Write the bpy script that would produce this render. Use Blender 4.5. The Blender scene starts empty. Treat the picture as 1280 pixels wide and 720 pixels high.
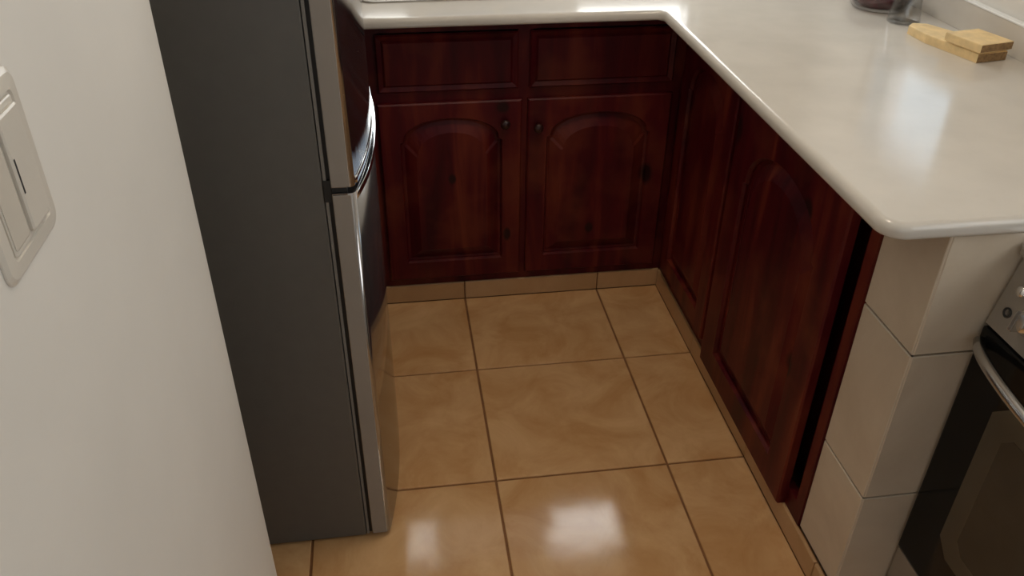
import bpy, bmesh, math, random
from mathutils import Vector
random.seed(4)
sc = bpy.context.scene
C = bpy.context.collection

# ------------------------------------------------------------------ camera
cam_d = bpy.data.cameras.new('camera')
cam = bpy.data.objects.new('camera', cam_d)
C.objects.link(cam)
cam.location = (-0.1797, -1.8743, 1.5235)
cam.rotation_euler = (math.radians(56.505), math.radians(-0.532), math.radians(-8.066))
cam_d.sensor_width = 36.0
cam_d.lens = 29.755
cam_d.clip_start = 0.02
sc.camera = cam

# ------------------------------------------------------------------ light
world = bpy.data.worlds.new('daylight')
sc.world = world
world.use_nodes = True
bg = world.node_tree.nodes['Background']
bg.inputs[0].default_value = (0.78, 0.88, 1.0, 1)
bg.inputs[1].default_value = 0.5

def area(name, loc, rot, sx, sy, power, col):
    d = bpy.data.lights.new(name, 'AREA')
    d.shape = 'RECTANGLE'; d.size = sx; d.size_y = sy; d.energy = power; d.color = col
    o = bpy.data.objects.new(name, d); C.objects.link(o)
    o.location = loc; o.rotation_euler = rot
    return o
R90 = math.pi / 2
# daylight standing in the window openings (outside the glass)
area('daylight_sink_window', (0.655, 1.04, 1.64), (-R90, 0, 0), 0.37, 1.06, 10.5, (1.0, 0.96, 0.89))
area('daylight_sink_window_side', (-0.19, 1.04, 1.64), (-R90, 0, 0), 0.14, 1.06, 2.4, (1.0, 0.94, 0.84))
area('daylight_side_window', (1.33, 0.19, 1.22), (0, R90, 0), 0.27, 0.38, 0.30, (0.50, 0.80, 1.0))
area('daylight_stove_window', (1.36, -1.75, 1.60), (0, R90, 0), 0.86, 1.10, 10, (1.0, 0.95, 0.87))
area('daylight_rear_window', (0.15, -4.12, 1.45), (R90, 0, 0), 2.0, 1.5, 3.5, (1.0, 0.93, 0.83))

vs = sc.view_settings
vs.view_transform = 'Standard'
vs.look = 'None'
vs.gamma = 1.0
vs.use_curve_mapping = False
vs.exposure = 0.0

# ------------------------------------------------------------------ materials
def new_mat(name):
    m = bpy.data.materials.new(name); m.use_nodes = True
    return m, m.node_tree.nodes, m.node_tree.links, m.node_tree.nodes['Principled BSDF']

def mat(name, col, rough=0.5, metal=0.0, noise=0.0, nscale=8.0, bump=0.0, bscale=60.0, spec=0.5, coat=0.0):
    m, N, L, b = new_mat(name)
    b.inputs['Roughness'].default_value = rough
    b.inputs['Metallic'].default_value = metal
    b.inputs['Specular IOR Level'].default_value = spec
    b.inputs['Coat Weight'].default_value = coat
    b.inputs['Coat Roughness'].default_value = 0.15
    tc = N.new('ShaderNodeTexCoord')
    n = N.new('ShaderNodeTexNoise'); n.inputs['Scale'].default_value = nscale; n.inputs['Detail'].default_value = 4
    L.new(tc.outputs['Object'], n.inputs['Vector'])
    r = N.new('ShaderNodeValToRGB')
    lo = [max(0, c * (1 - noise)) for c in col]; hi = [min(1, c * (1 + noise)) for c in col]
    r.color_ramp.elements[0].position = 0.3; r.color_ramp.elements[1].position = 0.7
    r.color_ramp.elements[0].color = (*lo, 1); r.color_ramp.elements[1].color = (*hi, 1)
    L.new(n.outputs['Fac'], r.inputs['Fac']); L.new(r.outputs['Color'], b.inputs['Base Color'])
    if bump:
        n2 = N.new('ShaderNodeTexNoise'); n2.inputs['Scale'].default_value = bscale; n2.inputs['Detail'].default_value = 3
        L.new(tc.outputs['Object'], n2.inputs['Vector'])
        bp = N.new('ShaderNodeBump'); bp.inputs['Strength'].default_value = bump; bp.inputs['Distance'].default_value = 0.002
        L.new(n2.outputs['Fac'], bp.inputs['Height']); L.new(bp.outputs['Normal'], b.inputs['Normal'])
    return m

M = {}
M['wall'] = mat('wall_paint', (0.73, 0.705, 0.655), 0.55, noise=0.03, nscale=5, bump=0.12, bscale=22)
M['ceiling'] = mat('ceiling_paint', (0.8, 0.79, 0.76), 0.7, noise=0.02)
M['grout'] = mat('floor_grout', (0.24, 0.105, 0.036), 0.85, noise=0.2, nscale=20)
M['wall_grout'] = mat('wall_grout', (0.20, 0.15, 0.10), 0.85, noise=0.15, nscale=20)
M['stone'] = mat('cream_worktop_stone', (0.64, 0.60, 0.54), 0.13, noise=0.06, nscale=7, bump=0.06, bscale=9)
M['fridge_side'] = mat('fridge_grey_paint', (0.115, 0.11, 0.10), 0.42, noise=0.04, nscale=30, bump=0.05, bscale=500)
M['fridge_steel'] = mat('fridge_brushed_steel', (0.42, 0.41, 0.41), 0.13, metal=0.95, noise=0.03, nscale=12)
M['fridge_trim'] = mat('fridge_grey_trim', (0.30, 0.265, 0.23), 0.42, noise=0.03)
M['rubber'] = mat('black_rubber', (0.012, 0.011, 0.010), 0.6, noise=0.1)
M['gasket'] = mat('grey_gasket', (0.20, 0.185, 0.165), 0.6, noise=0.05)
M['chrome'] = mat('chrome', (0.86, 0.88, 0.90), 0.08, metal=1.0, noise=0.01)
M['steel'] = mat('stainless_steel', (0.55, 0.54, 0.52), 0.25, metal=1.0, noise=0.04, nscale=15)
M['sink_steel'] = mat('satin_sink_steel', (0.30, 0.28, 0.25), 0.4, metal=1.0, noise=0.08, nscale=15)
M['stove_panel'] = mat('stove_silver_panel', (0.42, 0.39, 0.35), 0.35, metal=0.6, noise=0.04)
M['black_glass'] = mat('black_oven_glass', (0.006, 0.006, 0.006), 0.12, noise=0.1, spec=0.2)
M['oven_window'] = mat('oven_window_glass', (0.045, 0.040, 0.030), 0.14, noise=0.12, nscale=14, spec=0.35)
M['oven_border'] = mat('oven_window_border', (0.075, 0.064, 0.045), 0.3, noise=0.1, spec=0.35)
M['dark_metal'] = mat('dark_cast_iron', (0.02, 0.02, 0.02), 0.5, noise=0.1)
M['plate'] = mat('ivory_plastic', (0.66, 0.62, 0.55), 0.28, noise=0.02)
M['plate2'] = mat('ivory_rocker_plastic', (0.62, 0.575, 0.50), 0.25, noise=0.02)
M['slat'] = mat('pale_wood', (0.86, 0.64, 0.33), 0.6, noise=0.12, nscale=40)
M['slat_end'] = mat('end_grain_wood', (0.33, 0.20, 0.09), 0.8, noise=0.35, nscale=120)
M['contents'] = mat('dark_red_contents', (0.10, 0.022, 0.030), 0.25, noise=0.4, nscale=60)  # unidentified dark red filling of the glass bowl
M['frame'] = mat('window_white_frame', (0.80, 0.81, 0.82), 0.4, noise=0.01)
M['knob'] = mat('dark_wood_knob', (0.030, 0.008, 0.006), 0.35, noise=0.2)
M['upstand_edge'] = mat('white_edge_trim', (0.86, 0.87, 0.86), 0.25, noise=0.01)

def glass_mat(name, tint, rough=0.0, fres=1.5):
    m, N, L, b = new_mat(name)
    out = N['Material Output']
    t = N.new('ShaderNodeBsdfTransparent'); t.inputs[0].default_value = (*tint, 1)
    g = N.new('ShaderNodeBsdfGlossy'); g.inputs['Roughness'].default_value = max(rough, 0.03)
    f = N.new('ShaderNodeFresnel'); ge = N.new('ShaderNodeNewGeometry')
    io = N.new('ShaderNodeMapRange'); io.inputs['To Min'].default_value = fres; io.inputs['To Max'].default_value = 1 / fres
    L.new(ge.outputs['Backfacing'], io.inputs['Value']); L.new(io.outputs[0], f.inputs[0])   # thin glass: same reflectance from both faces
    mx = N.new('ShaderNodeMixShader')
    L.new(f.outputs[0], mx.inputs[0]); L.new(t.outputs[0], mx.inputs[1]); L.new(g.outputs[0], mx.inputs[2])
    L.new(mx.outputs[0], out.inputs['Surface'])
    N.remove(b)
    return m
M['pane'] = glass_mat('window_glass', (0.96, 0.98, 1.0))
M['clear_glass'] = glass_mat('drinking_glass', (0.95, 0.955, 0.96), 0.04, 1.5)

def tile_mat(name, cols, rough, bump, scale=4.0):
    m, N, L, b = new_mat(name)
    tc = N.new('ShaderNodeTexCoord'); oi = N.new('ShaderNodeObjectInfo')
    ad = N.new('ShaderNodeVectorMath'); ad.operation = 'SCALE'; ad.inputs['Scale'].default_value = 17.0
    cmb = N.new('ShaderNodeCombineXYZ')
    for i in range(3): L.new(oi.outputs['Random'], cmb.inputs[i])
    L.new(cmb.outputs[0], ad.inputs[0])
    sm = N.new('ShaderNodeVectorMath'); L.new(tc.outputs['Object'], sm.inputs[0]); L.new(ad.outputs[0], sm.inputs[1])
    n = N.new('ShaderNodeTexNoise'); n.inputs['Scale'].default_value = scale; n.inputs['Detail'].default_value = 7
    n.inputs['Roughness'].default_value = 0.62; n.inputs['Distortion'].default_value = 0.8
    L.new(sm.outputs[0], n.inputs['Vector'])
    r = N.new('ShaderNodeValToRGB')
    r.color_ramp.elements[0].position = 0.30; r.color_ramp.elements[1].position = 0.70
    r.color_ramp.elements[0].color = (*cols[0], 1); r.color_ramp.elements[1].color = (*cols[1], 1)
    L.new(n.outputs['Fac'], r.inputs['Fac']); L.new(r.outputs['Color'], b.inputs['Base Color'])
    b.inputs['Roughness'].default_value = rough
    n2 = N.new('ShaderNodeTexNoise'); n2.inputs['Scale'].default_value = 11; n2.inputs['Detail'].default_value = 1
    L.new(sm.outputs[0], n2.inputs['Vector'])
    bp = N.new('ShaderNodeBump'); bp.inputs['Strength'].default_value = bump; bp.inputs['Distance'].default_value = 0.003
    L.new(n2.outputs['Fac'], bp.inputs['Height']); L.new(bp.outputs['Normal'], b.inputs['Normal'])
    return m
M['floor_tile'] = tile_mat('beige_floor_tile', ((0.56, 0.29, 0.11), (0.76, 0.48, 0.24)), 0.10, 0.16, 6)
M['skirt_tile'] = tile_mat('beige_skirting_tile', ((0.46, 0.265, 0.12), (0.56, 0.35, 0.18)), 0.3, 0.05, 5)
M['end_tile'] = tile_mat('pale_wall_tile', ((0.57, 0.48, 0.37), (0.67, 0.58, 0.46)), 0.3, 0.06, 4)

# knotted dark red wood; knots are at fixed spots of the timber
KN = [(-0.029, .35, .429, .011, .016), (.132, .35, .235, .011, .022), (.387, .35, .24, .013, .018), (.549, .35, .413, .020, .035),
      (.118, .35, .642, .018, .016), (.612, -.553, .395, .020, .030), (.612, -.495, .735, .020, .028), (.612, -.116, .75, .022, .035)]
def wood_mat():
    m, N, L, b = new_mat('dark_red_varnished_wood')
    g = N.new('ShaderNodeNewGeometry')
    mp = N.new('ShaderNodeMapping'); mp.inputs['Scale'].default_value = (14, 14, 1.6)
    L.new(g.outputs['Position'], mp.inputs['Vector'])
    n = N.new('ShaderNodeTexNoise'); n.inputs['Scale'].default_value = 1.0; n.inputs['Detail'].default_value = 6; n.inputs['Distortion'].default_value = 0.6
    L.new(mp.outputs[0], n.inputs['Vector'])
    r = N.new('ShaderNodeValToRGB')
    e = r.color_ramp.elements
    e[0].position = 0.34; e[0].color = (0.040, 0.0012, 0.0042, 1)
    e[1].position = 0.72; e[1].color = (0.160, 0.026, 0.012, 1)
    mid = e.new(0.52); mid.color = (0.078, 0.0032, 0.0058, 1)
    L.new(n.outputs['Fac'], r.inputs['Fac'])
    nb = N.new('ShaderNodeTexNoise'); nb.inputs['Scale'].default_value = 6.5; nb.inputs['Detail'].default_value = 3
    L.new(g.outputs['Position'], nb.inputs['Vector'])
    rb_ = N.new('ShaderNodeMapRange'); rb_.inputs['From Min'].default_value = 0.50; rb_.inputs['From Max'].default_value = 0.72; rb_.inputs['To Max'].default_value = 0.6
    L.new(nb.outputs['Fac'], rb_.inputs['Value'])
    mb = N.new('ShaderNodeMix'); mb.data_type = 'RGBA'; mb.inputs[7].default_value = (0.16, 0.034, 0.015, 1)
    L.new(rb_.outputs[0], mb.inputs[0]); L.new(r.outputs['Color'], mb.inputs[6])
    prev = mb.outputs[2]
    acc = None
    for (x, y, z, rx, rz) in KN:
        s = N.new('ShaderNodeVectorMath'); s.operation = 'SUBTRACT'; s.inputs[1].default_value = (x, y, z); L.new(g.outputs['Position'], s.inputs[0])
        d = N.new('ShaderNodeVectorMath'); d.operation = 'MULTIPLY'; d.inputs[1].default_value = (1 / max(rx, .01), 1 / max(rx, .01), 1 / rz); L.new(s.outputs[0], d.inputs[0])
        ln = N.new('ShaderNodeVectorMath'); ln.operation = 'LENGTH'; L.new(d.outputs[0], ln.inputs[0])
        if acc is None: acc = ln.outputs['Value']
        else:
            mn = N.new('ShaderNodeMath'); mn.operation = 'MINIMUM'; L.new(acc, mn.inputs[0]); L.new(ln.outputs['Value'], mn.inputs[1]); acc = mn.outputs[0]
    mr = N.new('ShaderNodeMapRange'); mr.inputs['From Min'].default_value = 0.7; mr.inputs['From Max'].default_value = 1.2
    mr.inputs['To Min'].default_value = 1.0; mr.inputs['To Max'].default_value = 0.0
    L.new(acc, mr.inputs['Value'])
    mx = N.new('ShaderNodeMix'); mx.data_type = 'RGBA'
    L.new(mr.outputs[0], mx.inputs[0]); L.new(prev, mx.inputs[6]); mx.inputs[7].default_value = (0.018, 0.003, 0.003, 1)
    L.new(mx.outputs[2], b.inputs['Base Color'])
    b.inputs['Roughness'].default_value = 0.45; b.inputs['Specular IOR Level'].default_value = 0.22
    return m
M['wood'] = wood_mat()

# ------------------------------------------------------------------ helpers
def mesh_obj(name, verts, faces, m, parent=None, smooth=False):
    me = bpy.data.meshes.new(name); me.from_pydata([tuple(v) for v in verts], [], faces); me.update()
    bm = bmesh.new(); bm.from_mesh(me); bmesh.ops.recalc_face_normals(bm, faces=bm.faces); bm.to_mesh(me); bm.free()
    return link(name, me, m, parent, smooth)

def link(name, me, m, parent=None, smooth=False):
    if m and not me.materials: me.materials.append(M[m])
    if smooth:
        for p in me.polygons: p.use_smooth = True
    o = bpy.data.objects.new(name, me); C.objects.link(o)
    if parent: o.parent = parent
    return o

def bm_obj(name, bm, m, parent=None, smooth=False):
    me = bpy.data.meshes.new(name)
    bmesh.ops.recalc_face_normals(bm, faces=bm.faces)
    bm.to_mesh(me); bm.free()
    return link(name, me, m, parent, smooth)

def add_box(bm, x0, x1, y0, y1, z0, z1, bev=0.0, seg=2):
    v = [bm.verts.new((x, y, z)) for z in (z0, z1) for (x, y) in ((x0, y0), (x1, y0), (x1, y1), (x0, y1))]
    fs = [bm.faces.new([v[i] for i in f]) for f in ((3, 2, 1, 0), (4, 5, 6, 7), (0, 1, 5, 4), (1, 2, 6, 5), (2, 3, 7, 6), (3, 0, 4, 7))]
    if bev:
        es = list({e for f in fs for e in f.edges})
        bmesh.ops.bevel(bm, geom=es, offset=bev, segments=seg, affect='EDGES', profile=0.6)

def box(name, x0, x1, y0, y1, z0, z1, m, parent=None, bev=0.0, seg=2, smooth=False):
    bm = bmesh.new(); add_box(bm, x0, x1, y0, y1, z0, z1, bev, seg)
    return bm_obj(name, bm, m, parent, smooth)

def boxes(name, lst, m, parent=None):
    bm = bmesh.new()
    for b in lst: add_box(bm, *b)
    return bm_obj(name, bm, m, parent)

def lathe(name, prof, m, parent=None, seg=40, loc=(0, 0, 0), axis='Z', smooth=True):
    """prof: list of (radius, height)"""
    V, F = [], []
    for (r, h) in prof:
        for k in range(seg):
            a = 2 * math.pi * k / seg
            p = (r * math.cos(a), r * math.sin(a), h)
            if axis == 'X': p = (h, p[0], p[1])
            if axis == 'Y': p = (p[0], h, p[1])
            V.append((p[0] + loc[0], p[1] + loc[1], p[2] + loc[2]))
    for i in range(len(prof) - 1):
        for k in range(seg):
            a, b = i * seg + k, i * seg + (k + 1) % seg
            F.append((a, b, b + seg, a + seg))
    if prof[0][0] > 1e-6: F.append(tuple(range(seg))[::-1])
    if prof[-1][0] > 1e-6: F.append(tuple(range((len(prof) - 1) * seg, len(prof) * seg)))
    return mesh_obj(name, V, F, m, parent, smooth)

def tube(name, pts, rad, m, parent=None, seg=12, flat=1.0):
    pts = [Vector(p) for p in pts]; V, F = [], []
    for i, p in enumerate(pts):
        t = (pts[min(i + 1, len(pts) - 1)] - pts[max(i - 1, 0)]).normalized()
        up = Vector((0, 0, 1)) if abs(t.z) < 0.9 else Vector((1, 0, 0))
        a = t.cross(up).normalized(); b = a.cross(t).normalized()
        for k in range(seg):
            w = 2 * math.pi * k / seg
            V.append(p + a * rad * flat * math.cos(w) + b * rad * math.sin(w))
    for i in range(len(pts) - 1):
        for k in range(seg):
            a, b = i * seg + k, i * seg + (k + 1) % seg
            F.append((a, b, b + seg, a + seg))
    F.append(tuple(range(seg))); F.append(tuple(range((len(pts) - 1) * seg, len(pts) * seg)))
    return mesh_obj(name, V, F, m, parent, True)

def empty(name, loc, label, cat, group=None):
    o = bpy.data.objects.new(name, None); C.objects.link(o); o.location = loc; o.empty_display_size = 0.1
    o['label'] = label; o['category'] = cat
    if group: o['group'] = group
    return o

def rehome(root):
    """children were modelled in world space: keep them there under a moved empty"""
    off = Vector(root.location)
    for ch in root.children: ch.location = Vector(ch.location) - off

def tag(o, label, cat, group=None):
    o['label'] = label; o['category'] = cat
    if group: o['group'] = group
    return o

def struct(o, label=None, cat=None):
    o['kind'] = 'structure'
    if label: o['label'] = label
    if cat: o['category'] = cat
    return o

# ------------------------------------------------------------------ setting
XR, YB, ZC = 1.212, 0.90, 2.45            # right wall, back wall, ceiling
T = 0.43                                   # floor tile pitch
fl = struct(box('floor', -2.3, 1.45, -4.1, 1.0, -0.06, -0.004, 'grout'), 'beige glossy floor tiles with brown grout lines', 'floor')
g = 0.0028
def tile_mesh(name, w, h, t=0.008, ch=0.0016):
    """tile lying in xy, corner at origin, top at z=0"""
    V = []
    for (i, z) in ((0, -t), (0, -ch), (ch, 0)):
        V += [(i, i, z), (w - i, i, z), (w - i, h - i, z), (i, h - i, z)]
    F = [(3, 2, 1, 0), (8, 9, 10, 11)]
    for a in (0, 4):
        for k in range(4):
            F.append((a + k, a + (k + 1) % 4, a + 4 + (k + 1) % 4, a + 4 + k))
    me = bpy.data.meshes.new(name); me.from_pydata(V, [], F); me.update()
    return me
full = tile_mesh('floor_tile', T - 2 * g, T - 2 * g)
XF, YF = 0.628, 0.3625                     # skirting planes
for i in range(-6, 4):
    for j in range(-10, 3):
        x0, x1, y0, y1 = i * T + g, (i + 1) * T - g, j * T + g, (j + 1) * T - g
        x0 = max(x0, -2.28); x1 = min(x1, 1.2); y0 = max(y0, -4.08)
        if y1 > YF and y0 < YF: y1 = YF
        if y0 >= YF or x0 >= x1 or y0 >= y1: continue
        if y0 > -0.88 and x0 < XF < x1: x1 = XF
        if y0 > -0.88 and x0 >= XF: continue
        if y0 < -0.88 and y1 > -2.6 and x1 < -0.46: continue
        me = full if abs(x1 - x0 - T + 2 * g) < 1e-6 and abs(y1 - y0 - T + 2 * g) < 1e-6 else tile_mesh('floor_tile', x1 - x0, y1 - y0)
        t = link('floor_tile', me, 'floor_tile', fl); t.location = (x0, y0, 0)

# walls
wx0, wx1, wz0, wz1 = -0.30, 0.86, 1.08, 2.05      # sink window opening
struct(boxes('wall_back', [(-1.1, wx0, YB, YB + .12, -.05, ZC), (wx1, 1.33, YB, YB + .12, -.05, ZC),
      (wx0, wx1, YB, YB + .12, -.05, wz0), (wx0, wx1, YB, YB + .12, wz1, ZC)], 'wall'), 'pale painted wall behind the sink worktop', 'wall')
vy0, vy1, vz0, vz1 = -0.02, 0.41, 1.06, 1.38    # small side window opening
uy0, uy1, uz0, uz1 = -2.35, -1.15, 1.15, 2.05
struct(boxes('wall_right', [(XR, XR + .12, -4.0, uy0, -.05, ZC), (XR, XR + .12, uy1, vy0, -.05, ZC), (XR, XR + .12, uy0, uy1, -.05, uz0), (XR, XR + .12, uy0, uy1, uz1, ZC),
      (XR, XR + .12, vy1, YB, -.05, ZC),
      (XR, XR + .12, vy0, vy1, -.05, vz0), (XR, XR + .12, vy0, vy1, vz1, ZC)], 'wall'), 'pale painted wall behind the peninsula worktop', 'wall')
struct(box('wall_left', -0.979, -0.44, -2.6, -0.849, -.05, ZC, 'wall', bev=0.035, seg=8, smooth=True), 'off-white wall end beside the fridge with light switch', 'wall')
struct(box('wall_alcove', -1.1, -0.98, -2.6, YB, -.05, ZC, 'wall'), 'pale wall of the fridge alcove', 'wall')
struct(box('wall_hall', -2.3, -2.2, -4.0, -2.6, -.05, ZC, 'wall'), 'pale wall of the hall', 'wall')
struct(box('wall_passage', -2.3, -1.1, -2.6, -2.5, -.05, ZC, 'wall'), 'pale wall of the passage', 'wall')
rx0, rx1, rz0, rz1 = -0.9, 1.15, 0.7, 2.2
struct(boxes('wall_rear', [(-2.3, rx0, -4.1, -4.0, -.05, ZC), (rx1, 1.33, -4.1, -4.0, -.05, ZC), (rx0, rx1, -4.1, -4.0, -.05, rz0),
      (rx0, rx1, -4.1, -4.0, rz1, ZC)], 'wall'), 'pale wall with a wide window', 'wall')
struct(box('ceiling', -2.3, 1.45, -4.1, 1.05, ZC, ZC + .08, 'ceiling'), 'white ceiling', 'ceiling')

def window(name, axis, a0, a1, z0, z1, d0, d1, splits, label):
    """axis 'y': pane in the xz plane at depth d0..d1 ; axis 'x': pane in yz"""
    f = 0.028
    def bb(u0, u1, w0, w1, e0, e1):
        return (u0, u1, e0, e1, w0, w1) if axis == 'y' else (e0, e1, u0, u1, w0, w1)
    fr = boxes(name, [bb(a0, a1, z0, z0 + f, d0, d1), bb(a0, a1, z1 - f, z1, d0, d1), bb(a0, a0 + f, z0 + f, z1 - f, d0, d1), bb(a1 - f, a1, z0 + f, z1 - f, d0, d1)], 'frame')
    struct(fr, label, 'window')
    xs = [a0 + f] + splits + [a1 - f]
    dm = (d0 + d1) / 2
    for k in range(len(xs) - 1):
        box('pane', *bb(xs[k] + .002, xs[k + 1] - .002, z0 + f + .001, z1 - f - .001, dm - .003, dm + .003), 'pane', fr)
    for s in splits:
        box('mullion', *bb(s - .016, s + .016, z0 + f, z1 - f, d0 + .01, d1 - .01), 'frame', fr)
    return fr
window('window_1', 'y', wx0, wx1, wz0, wz1, YB + .04, YB + .09, [-.08, .19, .43], 'white framed sink window with four panes')
window('window_2', 'x', vy0, vy1, vz0, vz1, XR + .010, XR + .045, [], 'small white framed window over the peninsula')
window('window_4', 'x', uy0, uy1, uz0, uz1, XR + .04, XR + .09, [-1.75], 'white framed window over the stove')
window('window_3', 'y', rx0, rx1, rz0, rz1, -4.08, -4.03, [-.2, .5], 'wide white framed window')

# skirting tiles under the cabinets
SH = 0.062
bb_ = struct(box('baseboard_back', -0.96, 0.64, YF + .0065, YF + .012, 0, SH - .004, 'grout'), 'low beige tile skirting under the sink cabinet', 'baseboard')
def upright(me, parent, loc, rot):
    o = link(me.name, me, 'skirt_tile', parent); o.location = loc; o.rotation_euler = rot; return o
cuts = [-0.96, -2 * T, -T, 0, T, XF + .004]
for a, b in zip(cuts, cuts[1:]):
    me = tile_mesh('skirting_tile', b - a - .003, SH, .007, .002)
    upright(me, bb_, (a + .0015, YF, 0.0005), (R90, 0, 0))
br_ = struct(box('baseboard_right', XF + .0065, XF + .012, -0.872, YF, 0, SH - .004, 'grout'), 'low beige tile skirting along the peninsula', 'baseboard')
cuts = [-0.872, -2 * T + .05, -T, 0, YF - .001]
for a, b in zip(cuts, cuts[1:]):
    me = tile_mesh('skirting_tile', b - a - .003, SH, .007, .002)
    upright(me, br_, (XF, b - .0015, 0.0005), (R90, 0, -R90))

# tiled end wall of the peninsula
PX, PY0, PY1 = 0.638, -0.873, -0.712
wp = struct(box('wall_peninsula', PX + .006, XR - .001, PY0 + .006, PY1, 0, 0.8925, 'wall_grout'), 'pale tiled end wall carrying the peninsula worktop', 'wall')
zj = [0.0, 0.323, 0.661, 0.892]
gt = .0021
for a, b in zip(zj, zj[1:]):
    z0 = max(a, SH + .002) if a == 0 else a
    me = tile_mesh('wall_tile', (PY1 - PY0) - gt, b - z0 - 2 * gt, .007, .0016)
    o = link('wall_tile', me, 'end_tile', wp); o.location = (PX, PY1 - .0005, z0 + gt); o.rotation_euler = (R90, 0, -R90)
    xx = PX + .001
    while xx < XR - .01:
        x2 = min(xx + 0.338, XR - .002)
        me = tile_mesh('wall_tile', x2 - xx - 2 * gt, b - a - 2 * gt, .007, .0016)
        o = link('wall_tile', me, 'end_tile', wp); o.location = (xx + gt, PY0, a + gt); o.rotation_euler = (R90, 0, 0)
        xx = x2

# ------------------------------------------------------------------ worktop
ZB, ZT = 0.8945, 0.920
WX, WY, WE = 0.523, 0.262, -0.884           # front lines of the two legs and the near end
sx0, sx1, sy0, sy1 = -0.245, 0.36, 0.425, 0.80   # sink cut-out
rc = 0.040
path = [(-0.975, WY), (WX - .012, WY), (WX, WY - .012)]
for k in range(0, 9):
    a = math.pi + (math.pi / 2) * k / 8
    path.append((WX + rc + rc * math.cos(a), WE + rc + rc * math.sin(a)))
path.append((XR - .002, WE))
def offset(path, d):
    """shift an open path to its right-hand (outer) side by d"""
    out = []
    P = [Vector(p) for p in path]
    for i, p in enumerate(P):
        n = Vector((0, 0))
        segs = []
        if i > 0: segs.append((P[i] - P[i - 1]).normalized())
        if i < len(P) - 1: segs.append((P[i + 1] - P[i]).normalized())
        ns = [Vector((s.y, -s.x)) for s in segs]
        if len(ns) == 1: out.append(p + ns[0] * d)
        else:
            b = (ns[0] + ns[1]).normalized(); out.append(p + b * d / max(0.3, b.dot(ns[0])))
    return out
prof = [(-0.05, ZB), (-0.004, ZB), (-0.001, ZB + .002), (0.0, ZB + .006)]
rr = 0.013
for k in range(0, 7):
    a = (math.pi / 2) * k / 6
    prof.append((-rr + rr * math.cos(a), ZT - rr + rr * math.sin(a)))
V, F = [], []
rows = [[(p.x, p.y, z) for p in offset(path, d)] for (d, z) in prof]
n = len(path)
for r_ in rows: V += r_
for i in range(len(rows) - 1):
    for k in range(n - 1):
        F.append((i * n + k, i * n + k + 1, (i + 1) * n + k + 1, (i + 1) * n + k))
def addpoly(pts, z):
    s = len(V); V.extend([(p[0], p[1], z) for p in pts]); F.append(tuple(range(s, s + len(pts))))
top = [(p[0], p[1]) for p in rows[-1]]; bot = [(p[0], p[1]) for p in rows[0]]
ytop = top[0][1]; XE = XR - .002; YE = YB - .002; XL = -0.975
for pts, z in ((top, ZT), (bot, ZB)):
    y0 = pts[0][1]
    addpoly([pts[1]] + pts[2:] + [(XE, y0)], z)
    addpoly([(XL, y0), (sx0, y0), (sx0, YE), (XL, YE)], z)
    addpoly([(sx1, y0), (XE, y0), (XE, YE), (sx1, YE)], z)
    addpoly([(sx0, y0), (sx1, y0), (sx1, sy0), (sx0, sy0)], z)
    addpoly([(sx0, sy1), (sx1, sy1), (sx1, YE), (sx0, YE)], z)
for (a, b) in (((sx0, sy0), (sx1, sy0)), ((sx1, sy0), (sx1, sy1)), ((sx1, sy1), (sx0, sy1)), ((sx0, sy1), (sx0, sy0)),
               ((XE, WE), (XE, YE)), ((XE, YE), (XL, YE)), ((XL, YE), (XL, WY))):
    s = len(V); V += [(*a, ZB), (*b, ZB), (*b, ZT), (*a, ZT)]; F.append((s, s + 1, s + 2, s + 3))
wt = mesh_obj('worktop', V, F, 'stone')
for p in wt.data.polygons: p.use_smooth = len(p.vertices) == 4 and p.area < 0.02
tag(wt, 'glossy cream stone L-shaped worktop with rounded front edge', 'worktop')

# upstands along the walls
def upstand(bx, edge, label):
    o = empty('worktop_upstand', ((bx[0] + bx[1]) / 2, (bx[2] + bx[3]) / 2, bx[4]), label, 'upstand')
    box('stone_strip', *bx, 'stone', o); box('edge_trim', *edge, 'upstand_edge', o, bev=.001, seg=1)
    rehome(o)
upstand((XR - .018, XR - .001, -0.88, YB - .02, ZT + .0005, .987), (XR - .020, XR - .001, -0.88, YB - .02, .9872, .992), 'cream stone upstand strip behind the peninsula with white top edge')
upstand((-0.97, XR - .022, YB - .018, YB - .001, ZT + .0005, .987), (-0.97, XR - .022, YB - .020, YB - .001, .9872, .992), 'cream stone upstand strip behind the sink')

# sink
sk = empty('kitchen_sink', ((sx0 + sx1) / 2, (sy0 + sy1) / 2, ZT), 'stainless steel drop-in sink set in the cream worktop', 'sink')
def rrect(x0, x1, y0, y1, r, seg=6):
    pts = []
    for (cx, cy, a0) in ((x1 - r, y0 + r, -90), (x1 - r, y1 - r, 0), (x0 + r, y1 - r, 90), (x0 + r, y0 + r, 180)):
        for k in range(seg + 1):
            a = math.radians(a0 + 90 * k / seg); pts.append((cx + r * math.cos(a), cy + r * math.sin(a)))
    return pts
def loops(name, lst, m, parent, cap=True, smooth=True):
    V, F = [], []; n = len(lst[0][0])
    for pts, z in lst: V += [(x, y, z) for x, y in pts]
    for i in range(len(lst) - 1):
        for k in range(n): F.append((i * n + k, i * n + (k + 1) % n, (i + 1) * n + (k + 1) % n, (i + 1) * n + k))
    if cap: F.append(tuple(range((len(lst) - 1) * n, len(lst) * n)))
    return mesh_obj(name, V, F, m, parent, smooth)
e = .018
loops('rim', [(rrect(sx0 - e, sx1 + e, sy0 - e, sy1 + e, .05), ZT + .0006), (rrect(sx0 - e + .003, sx1 + e - .003, sy0 - e + .003, sy1 + e - .003, .048), ZT + .004),
              (rrect(sx0 + .004, sx1 - .004, sy0 + .004, sy1 - .004, .04), ZT + .003), (rrect(sx0 + .010, sx1 - .010, sy0 + .010, sy1 - .010, .036), ZT - .004)], 'sink_steel', sk, cap=False)
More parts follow.
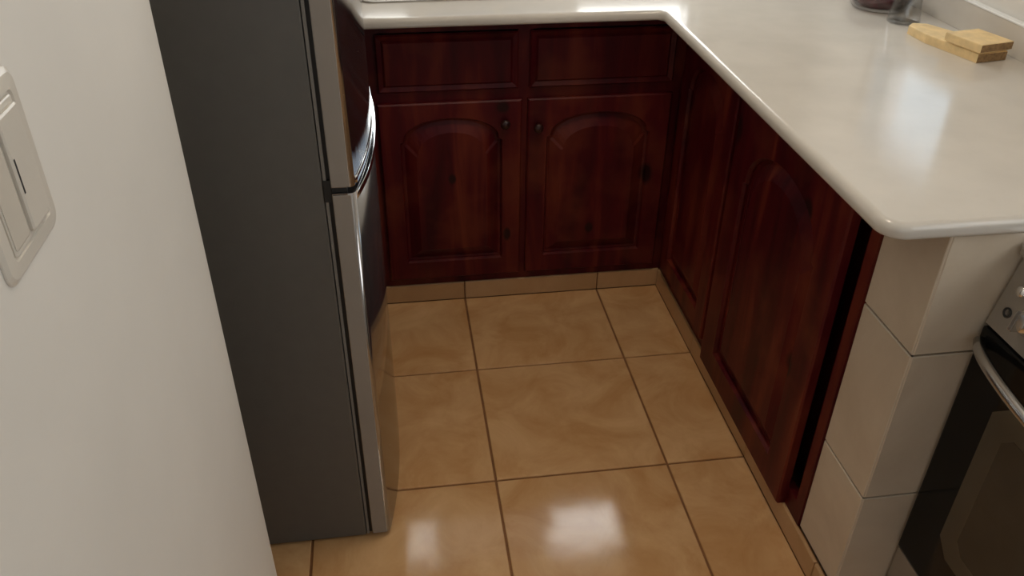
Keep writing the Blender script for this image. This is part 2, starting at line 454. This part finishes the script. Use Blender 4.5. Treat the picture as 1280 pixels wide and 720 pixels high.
loops('basin', [(rrect(sx0 + .010, sx1 - .010, sy0 + .010, sy1 - .010, .036), ZT - .004), (rrect(sx0 + .016, sx1 - .016, sy0 + .016, sy1 - .016, .036), ZT - .13),
                (rrect(sx0 + .04, sx1 - .04, sy0 + .04, sy1 - .04, .05), ZT - .16)], 'sink_steel', sk)
lathe('drain', [(.028, 0), (.028, .003), (.018, .002), (.002, .001)], 'dark_metal', sk, 24, ((sx0 + sx1) / 2, (sy0 + sy1) / 2, ZT - .1595))
rehome(sk)

# ------------------------------------------------------------------ cabinets
def frame_uv(kind, org, W, H):
    """map local (u across, v up, d out) to world for a front facing -y or -x"""
    if kind == 'back': return lambda u, v, d: (org[0] + u, org[1] - d, org[2] + v)
    return lambda u, v, d: (org[0] - d, org[1] - u, org[2] + v)
def arch_loop(W, H, st, rb, rt, rise, inset=0.0):
    """cathedral arched inner outline"""
    u0, u1, v0 = st + inset, W - st - inset, rb + inset
    vs_ = H - rt - rise - inset
    pts = [(u0, v0), (u1, v0), (u1, vs_)]
    m = (u0 + u1) / 2; half = (u1 - u0) / 2
    sh = half * 0.06
    N = 18
    if rise > 0:
        for k in range(0, N + 1):
            a = math.pi * k / N
            uu = m + (half - sh) * math.cos(a)
            pts.append((uu, vs_ + .004 + (rise - .004) * math.sin(a) ** 0.9))
    pts.append((u0, vs_))
    return pts
def outer_loop(inner, W, H, i=0.0):
    out = []
    for k, (u, v) in enumerate(inner):
        if k == 0: out.append((i, i))
        elif k == 1: out.append((W - i, i))
        elif k == 2: out.append((W - i, H - i))
        elif k == len(inner) - 1: out.append((i, H - i))
        else: out.append((min(max(u, i), W - i), H - i))
    return out
def loft(name, fn, lps, m, parent, cap_first=False, cap_last=False, shade=False):
    V, F = [], []; n = len(lps[0][0])
    for pts, d in lps: V += [fn(u, v, d) for u, v in pts]
    for i in range(len(lps) - 1):
        for k in range(n): F.append((i * n + k, i * n + (k + 1) % n, (i + 1) * n + (k + 1) % n, (i + 1) * n + k))
    if cap_first: F.append(tuple(range(n)))
    if cap_last: F.append(tuple(range((len(lps) - 1) * n, len(lps) * n)))
    return mesh_obj(name, V, F, m, parent)
def make_door(fn, W, H, t, parent, st=.055, rb=.06, rt=.045, rise=.07, knob=None):
    inn = arch_loop(W, H, st, rb, rt, rise)
    o0 = outer_loop(inn, W, H, 0); o1 = outer_loop(inn, W, H, .004)
    i1 = arch_loop(W, H, st, rb, rt, rise, .004)
    d = loft('door', fn, [(o0, 0.0005), (o0, t - .004), (o1, t), (inn, t), (i1, t - .008), (i1, 0.0015)], 'wood', parent, cap_first=False)
    a = arch_loop(W, H, st, rb, rt, rise, .0045); b = arch_loop(W, H, st, rb, rt, rise, .012); c = arch_loop(W, H, st, rb, rt, rise, .044)
    loft('door_panel', fn, [(a, .002), (a, t - .013), (b, t - .0145), (c, t - .001)], 'wood', d, cap_last=True)
    if knob:
        p = Vector(fn(knob[0], knob[1], t)); dirv = Vector(fn(0, 0, 1)) - Vector(fn(0, 0, 0))
        pr = [(.007, 0), (.006, .008), (.013, .014), (.014, .019), (.010, .024), (.001, .026)]
        ax = 'Y' if abs(dirv.y) > .5 else 'X'
        lathe('knob', [(r_, -h) for r_, h in pr], 'knob', d, 20, p, ax)
    return d
def make_drawer(fn, W, H, t, parent):
    r = lambda i: [(i, i), (W - i, i), (W - i, H - i), (i, H - i)]
    d = loft('drawer_front', fn, [(r(0), .0005), (r(0), t - .005), (r(.004), t - .001), (r(.016), t - .006), (r(.022), t)], 'wood', parent, cap_last=True)
    return d

CT = ZB - .0015
# sink cabinet against the back wall
CY = 0.368
cb = empty('base_cabinet', (0.19, CY, SH), 'dark red wooden sink cabinet with two drawer fronts over two arched doors', 'cabinet', 'kitchen base cabinets')
box('carcass', -0.96, 0.634, CY + .018, YB - .01, SH + .001, 0.72, 'wood', cb)
st_ = []
xA, xB, xC, xD, xE = -0.96, -0.215, 0.165, 0.198, 0.60
zs = [(SH + .001, .105), (.655, .695), (.853, CT)]
fr = [(xA, 0.634, CY, CY + .018, a, b) for a, b in zs]
for (a, b) in ((xA, xB), (xC - .004, xD + .004), (xE, 0.634)):
    fr += [(a, b, CY, CY + .018, .105, .655), (a, b, CY, CY + .018, .695, .853)]
boxes('face_frame', fr, 'wood', cb)
def bfn(x, z): return frame_uv('back', (x, CY, z), 0, 0)
make_drawer(bfn(-0.222, .692), .384, .158, .012, cb)
make_drawer(bfn(0.194, .692), .410, .158, .012, cb)
make_door(bfn(-0.228, .092), .400, .570, .018, cb, knob=(.352, .505))
make_door(bfn(0.190, .092), .416, .570, .018, cb, knob=(.028, .490))
rehome(cb)

# peninsula cabinet
CX = 0.634
cr = empty('base_cabinet', (CX, -0.18, SH), 'dark red wooden peninsula cabinet with tall arched doors beside the tiled end wall', 'cabinet', 'kitchen base cabinets')
box('carcass', CX + .075, XR - .01, PY1 + .001, CY - .002, SH + .001, CT, 'wood', cr)
yA, yB, yC, yD, yE = PY1 + .001, -0.682, -0.115, -0.07, 0.30
zs = [(SH + .001, .115), (.835, CT)]
fr = [(CX, CX + .018, yA, CY - .001, a, b) for a, b in zs]
for (a, b) in ((yA, yB), (yC, yD), (yE, CY - .001)):
    fr.append((CX, CX + .018, a, b, .115, .835))
boxes('face_frame', fr, 'wood', cr)
make_door(frame_uv('right', (CX, 0.315, .105), 0, 0), .392, .745, .018, cr, st=.06, rt=.05, rise=.09)
make_door(frame_uv('right', (CX, -0.105, .064), 0, 0), .538, .786, .022, cr, st=.080, rb=.075, rt=.085, rise=.12)
rehome(cr)

# ------------------------------------------------------------------ fridge
FY0, FY1, FZ = -0.563, 0.040, 1.62
fg = empty('refrigerator', (-0.6, (FY0 + FY1) / 2, 0), 'dark grey two-door refrigerator with convex steel doors beside the wall end', 'refrigerator')
box('body', -0.955, -0.309, FY0, FY1, .008, FZ, 'fridge_side', fg, bev=.004, seg=2)
box('gasket', -0.3085, -0.296, FY0 + .006, FY1 - .006, .012, FZ - .005, 'rubber', fg)
box('side_edge', -0.3075, -0.3025, FY0 + .0005, FY0 + .0055, .012, FZ - .01, 'gasket', fg)
def front_x(y):
    c = (FY0 + FY1) / 2; h = (FY1 - FY0) / 2
    t = (y - c) / h
    return -0.2575 + .030 * (1 - abs(t) ** 2.2)
def door_plan(dx=0.0, back=-0.2955, y0=FY0, y1=FY1, r=.012):
    pts = [(back, y0)]
    N = 26
    pts.append((front_x(y0) - r + dx, y0))
    for k in range(1, 4):
        a = (math.pi / 2) * k / 4
        pts.append((front_x(y0 + r) - r + r * math.sin(a) + dx, y0 + r - r * math.cos(a)))
    for k in range(N + 1):
        y = y0 + r + (y1 - y0 - 2 * r) * k / N
        pts.append((front_x(y) + dx, y))
    for k in range(1, 4):
        a = (math.pi / 2) * k / 4
        pts.append((front_x(y1 - r) - r + r * math.cos(a) + dx, y1 - r + r * math.sin(a)))
    pts.append((front_x(y1) - r + dx, y1)); pts.append((back, y1))
    return pts
def extr(name, pts, z0, z1, m, parent, smooth_=True):
    n = len(pts)
    V = [(x, y, z0) for x, y in pts] + [(x, y, z1) for x, y in pts]
    F = [(k, (k + 1) % n, n + (k + 1) % n, n + k) for k in range(n)] + [tuple(range(n))[::-1], tuple(range(n, 2 * n))]
    o = mesh_obj(name, V, F, m, parent)
    for p in o.data.polygons: p.use_smooth = len(p.vertices) == 4 and p.area < .05 and abs(p.normal.x) > .1
    return o
for (z0, z1) in ((.874, FZ), (.012, .862)):
    d = extr('door', door_plan(), z0, z1, 'fridge_steel', fg)
    box('edge_trim', -0.2950, -0.2640, FY0 - .003, FY0 - .0003, z0 + .002, z1 - .002, 'fridge_trim', d, bev=.001, seg=1)
    if z0 > .5:
        extr('grip', door_plan(.0025, -0.29, FY0 + .010, FY1 - .010), .875, .889, 'chrome', d)
    else:
        def lip(y, off):
            c = (FY0 + FY1) / 2; h = (FY1 - FY0) / 2; t = (y - c) / h
            return front_x(y) + off * (1 - abs(t) ** 5)
        ys = [FY0 + .012 + (FY1 - FY0 - .024) * k / 30 for k in range(31)]
        outer = [(lip(y, .0065), y) for y in ys]; inner = [(front_x(y) - .008, y) for y in reversed(ys)]
        extr('grip', outer + inner, .846, .861, 'chrome', d)
box('hinge', -0.3085, -0.2965, FY0 - .001, FY0 + .02, .848, .888, 'rubber', fg)
box('gap_shade', -0.2955, -0.270, FY0 + .006, FY1 - .012, .8625, .8735, 'rubber', fg)  # black bar standing in for the shade in the open door gap
for yy in (FY0 + .03, FY1 - .03):
    for xx in (-.33, -.9): lathe('foot', [(.018, 0), (.018, .004), (.010, .0085)], 'rubber', fg, 16, (xx, yy, 0))
box('top_cap', -0.954, -0.300, FY0 + .004, FY1 - .004, FZ + .0005, FZ + .02, 'fridge_trim', fg, bev=.004)
rehome(fg)

# ------------------------------------------------------------------ stove
SX, SY1, SY0 = 0.742, -0.8775, -1.42
sv = empty('gas_stove', (0.95, (SY0 + SY1) / 2, 0), 'silver gas stove with black glass oven door beside the tiled end wall', 'stove')
box('body', SX + .030, XR - .004, SY0, SY1, .05, .852, 'stove_panel', sv, bev=.003, seg=1)
dr = box('oven_door', SX, SX + .029, SY0 + .001, SY1 - .001, .185, .722, 'black_glass', sv, bev=.006, seg=3)
# inner window with a lighter border
def quadloop(y0, y1, z0, z1, c):
    return [(y0 + c, z0), (y1 - c, z0), (y1, z0 + c), (y1, z1 - c), (y1 - c, z1), (y0 + c, z1), (y0, z1 - c), (y0, z0 + c)]
def yz_plate(name, lp, x0, x1, m, parent):
    n = len(lp); V = [(x0, y, z) for y, z in lp] + [(x1, y, z) for y, z in lp]
    F = [(k, (k + 1) % n, n + (k + 1) % n, n + k) for k in range(n)] + [tuple(range(n)), tuple(range(n, 2 * n))]
    return mesh_obj(name, V, F, m, parent)
yz_plate('window_border', quadloop(SY0 + .085, SY1 - .088, .285, .640, .03), SX - .0008, SX + .002, 'oven_border', dr)
yz_plate('window_glass', quadloop(SY0 + .125, SY1 - .128, .325, .600, .02), SX - .0016, SX + .002, 'oven_window', dr)
hp = []
for k in range(25):
    t = k / 24; y = SY1 - .012 + (SY0 - SY1 + .024) * t
    b = math.sin(math.pi * t) ** 0.55
    hp.append((SX - .004 - .045 * b, y, .697 - .004 * b))
tube('handle', hp, .0095, 'steel', dr, 14)
# control panel: tilted face over the door
V = [(SX + .004, .726), (SX + .026, .846), (SX + .032, .853), (SX + .06, .853), (SX + .06, .726)]
n = len(V); VV = [(x, SY0 + .001, z) for x, z in V] + [(x, SY1 - .001, z) for x, z in V]
cp = mesh_obj('control_panel', VV, [(k, (k + 1) % n, n + (k + 1) % n, n + k) for k in range(n)] + [tuple(range(n)), tuple(range(n, 2 * n))], 'stove_panel', sv)
tilt = math.atan2(.022, .12)
def on_panel(y, z):
    return (SX + .004 + (z - .726) * .022 / .12, y, z)
def panel_part(name, y, z, prof, m, seg=24):
    p = on_panel(y, z)
    o = lathe(name, [(r_, -h) for r_, h in prof], m, cp, seg, (0, 0, 0), 'X')
    o.location = p; o.rotation_euler = (0, tilt, 0)
    return o
panel_part('button', -.913, .806, [(.0095, -.001), (.0095, .006), (.008, .009), (.001, .010)], 'chrome')
panel_part('lamp_ring', -.906, .763, [(.0085, -.001), (.0085, .002), (.006, .0025), (.0055, .0), (.001, 0)], 'dark_metal')
for y in (-.952, -1.045, -1.138, -1.231, -1.324):
    k = panel_part('knob', y, .776, [(.024, -.001), (.024, .004), (.020, .007), (.018, .016), (.016, .018), (.001, .018)], 'chrome')
    gp = box('grip', -.032, -.017, -.0045, .0045, -.017, .017, 'steel', k, bev=.002, seg=2)
# cooktop
box('cooktop', SX + .012, XR - .004, SY0 + .001, SY1 - .0005, .8535, .876, 'steel', sv, bev=.006, seg=3)
for (bx_, by_) in ((.86, -1.02), (.86, -1.28), (1.07, -1.02), (1.07, -1.28)):
    lathe('burner', [(.045, .8762), (.045, .886), (.032, .888), (.032, .896), (.001, .898)], 'dark_metal', sv, 24, (bx_, by_, 0))
    boxes('grate', [(bx_ - .09, bx_ + .09, by_ - .004, by_ + .004, .899, .907), (bx_ - .004, bx_ + .004, by_ - .11, by_ + .11, .8992, .9068),
                    (bx_ - .09, bx_ - .082, by_ - .004, by_ + .004, .8762, .899), (bx_ + .082, bx_ + .09, by_ - .004, by_ + .004, .8762, .899)], 'dark_metal', sv)
box('drawer', SX + .004, SX + .029, SY0 + .001, SY1 - .001, .06, .180, 'stove_panel', sv, bev=.004, seg=2)
for xx in (SX + .07, XR - .06):
    for yy in (SY0 + .05, SY1 - .05): lathe('foot', [(.018, 0), (.018, .015), (.011, .051)], 'rubber', sv, 16, (xx, yy, 0))
rehome(sv)

# ------------------------------------------------------------------ switch plate
sw = empty('light_switch', (-0.44, -1.315, 1.27), 'ivory plastic light switch plate on the off-white wall end', 'light switch')
def wall_plate(name, y0, y1, z0, z1, lst, m, parent, r=.008):
    V, F = [], []
    for i, (ins, h) in enumerate(lst):
        for (y, z) in rrect(y0 + ins, y1 - ins, z0 + ins, z1 - ins, max(.001, r - ins * .5), 5): V.append((-0.44 + h, y, z))
    n = 24
    for i in range(len(lst) - 1):
        for k in range(n): F.append((i * n + k, i * n + (k + 1) % n, (i + 1) * n + (k + 1) % n, (i + 1) * n + k))
    F.append(tuple(range((len(lst) - 1) * n, len(lst) * n)))
    return mesh_obj(name, V, F, m, parent)
wall_plate('plate', -1.369, -1.267, 1.2085, 1.332, [(0, .0003), (.0005, .0015), (.004, .0035), (.014, .0042), (.015, .0025)], 'plate', sw, .012)
wall_plate('module_frame', -1.3525, -1.2845, 1.2250, 1.3155, [(0, .0026), (0, .0040), (.001, .0045)], 'plate', sw, .003)
wall_plate('rocker', -1.3225, -1.2870, 1.2290, 1.3110, [(0, .0046), (0, .0068), (.0015, .0078)], 'plate', sw, .003)
wall_plate('rocker', -1.3510, -1.3240, 1.2290, 1.3110, [(0, .0046), (0, .0050), (.0015, .0054)], 'plate2', sw, .003)
box('indicator_slot', -0.4321, -0.4318, -1.3195, -1.3180, 1.257, 1.282, 'dark_metal', sw)
rehome(sw)

# ------------------------------------------------------------------ things on the worktop
Z0 = ZT + .0004
def wood_piece(name, outline, z0, z1, label, ch=.0015, under=0.0):
    n = len(outline); c = (sum(p[0] for p in outline) / n, sum(p[1] for p in outline) / n)
    def ins(i): return [(x + (c[0] - x) * i, y + (c[1] - y) * i) for x, y in outline]
    V = [(x - c[0], y - c[1], 0) for x, y in ins(under)] + [(x - c[0], y - c[1], .004 if under else .0005) for x, y in outline] + [(x - c[0], y - c[1], z1 - z0 - ch) for x, y in outline] + [(x - c[0], y - c[1], z1 - z0) for x, y in ins(.025)]
    F = [tuple(range(n))[::-1], tuple(range(3 * n, 4 * n))]
    for a in (0, n, 2 * n):
        for k in range(n): F.append((a + k, a + (k + 1) % n, a + n + (k + 1) % n, a + n + k))
    o = mesh_obj(name, V, F, 'slat'); o.location = (c[0], c[1], z0)
    o.data.materials.append(M['slat_end'])
    for p in o.data.polygons:
        if p.normal.y < -.75: p.material_index = 1
    return tag(o, label, 'wood block', 'wooden offcuts on the peninsula worktop')
wood_piece('wood_block', [(1.088, -.217), (1.166, -.204), (1.150, -.10), (1.100, .012), (1.068, .022), (1.050, .004), (1.052, -.07)], Z0, Z0 + .020,
           'longer pale wooden offcut with tapered end lying under a shorter one')
wood_piece('wood_block', [(1.085, -.224), (1.172, -.205), (1.150, -.108), (1.060, -.126)], Z0 + .0206, Z0 + .042,
           'shorter pale wooden offcut stacked on top of a longer one', under=.12)

cup = lathe('drinking_glass', [(.0385, 0), (.0400, .004), (.0390, .012), (.033, .050), (.0305, .085), (.031, .115), (.029, .118), (.001, .118),
                               (.001, .112), (.0275, .112), (.0285, .085), (.031, .050), (.0368, .012), (.0375, .002)], 'clear_glass', None, 40)
cup.location = (1.092, .098, Z0)
tag(cup, 'clear drinking glass upside down beside the glass bowl', 'glass')

bc = (1.100, 0.235)
bowl = empty('glass_bowl', (bc[0], bc[1], Z0), 'low clear glass bowl on the worktop behind the drinking glass', 'bowl')
lathe('bowl_wall', [(.001, 0), (.060, 0), (.070, .003), (.084, .030), (.090, .062), (.0915, .064), (.0915, .062), (.087, .060), (.080, .030), (.067, .008), (.001, .006)], 'clear_glass', bowl, 48)
prof_c = [(.001, .0066), (.066, .0086), (.0745, .022), (.0785, .0305)]
ct = lathe('bowl_contents', prof_c + [(.072, .038), (.055, .044), (.03, .047), (.001, .048)], 'contents', None, 48)
for v in ct.data.vertices:
    if v.co.z > .032: v.co.z += random.uniform(-.003, .003)
ct.location = (bc[0], bc[1], Z0)
tag(ct, 'dark red food filling the clear glass bowl', 'food')

# ------------------------------------------------------------------ ceiling lamp
m, N, L, b = new_mat('lit_opal_glass')
b.inputs['Base Color'].default_value = (0.9, 0.85, 0.75, 1)
b.inputs['Emission Color'].default_value = (1.0, 0.84, 0.66, 1); b.inputs['Emission Strength'].default_value = 35
M['opal'] = m
lm = empty('ceiling_lamp', (0.15, -0.45, ZC), 'round opal glass lamp on the kitchen ceiling', 'lamp')
lathe('base', [(.12, 0), (.12, -.018), (.105, -.022), (.001, -.022)], 'frame', lm, 40)
lathe('lamp_shade', [(.105, -.0225)] + [(.13 * math.cos(math.radians(a)), -.03 - .055 * math.sin(math.radians(a))) for a in range(0, 90, 10)] + [(.001, -.085)], 'opal', lm, 40)
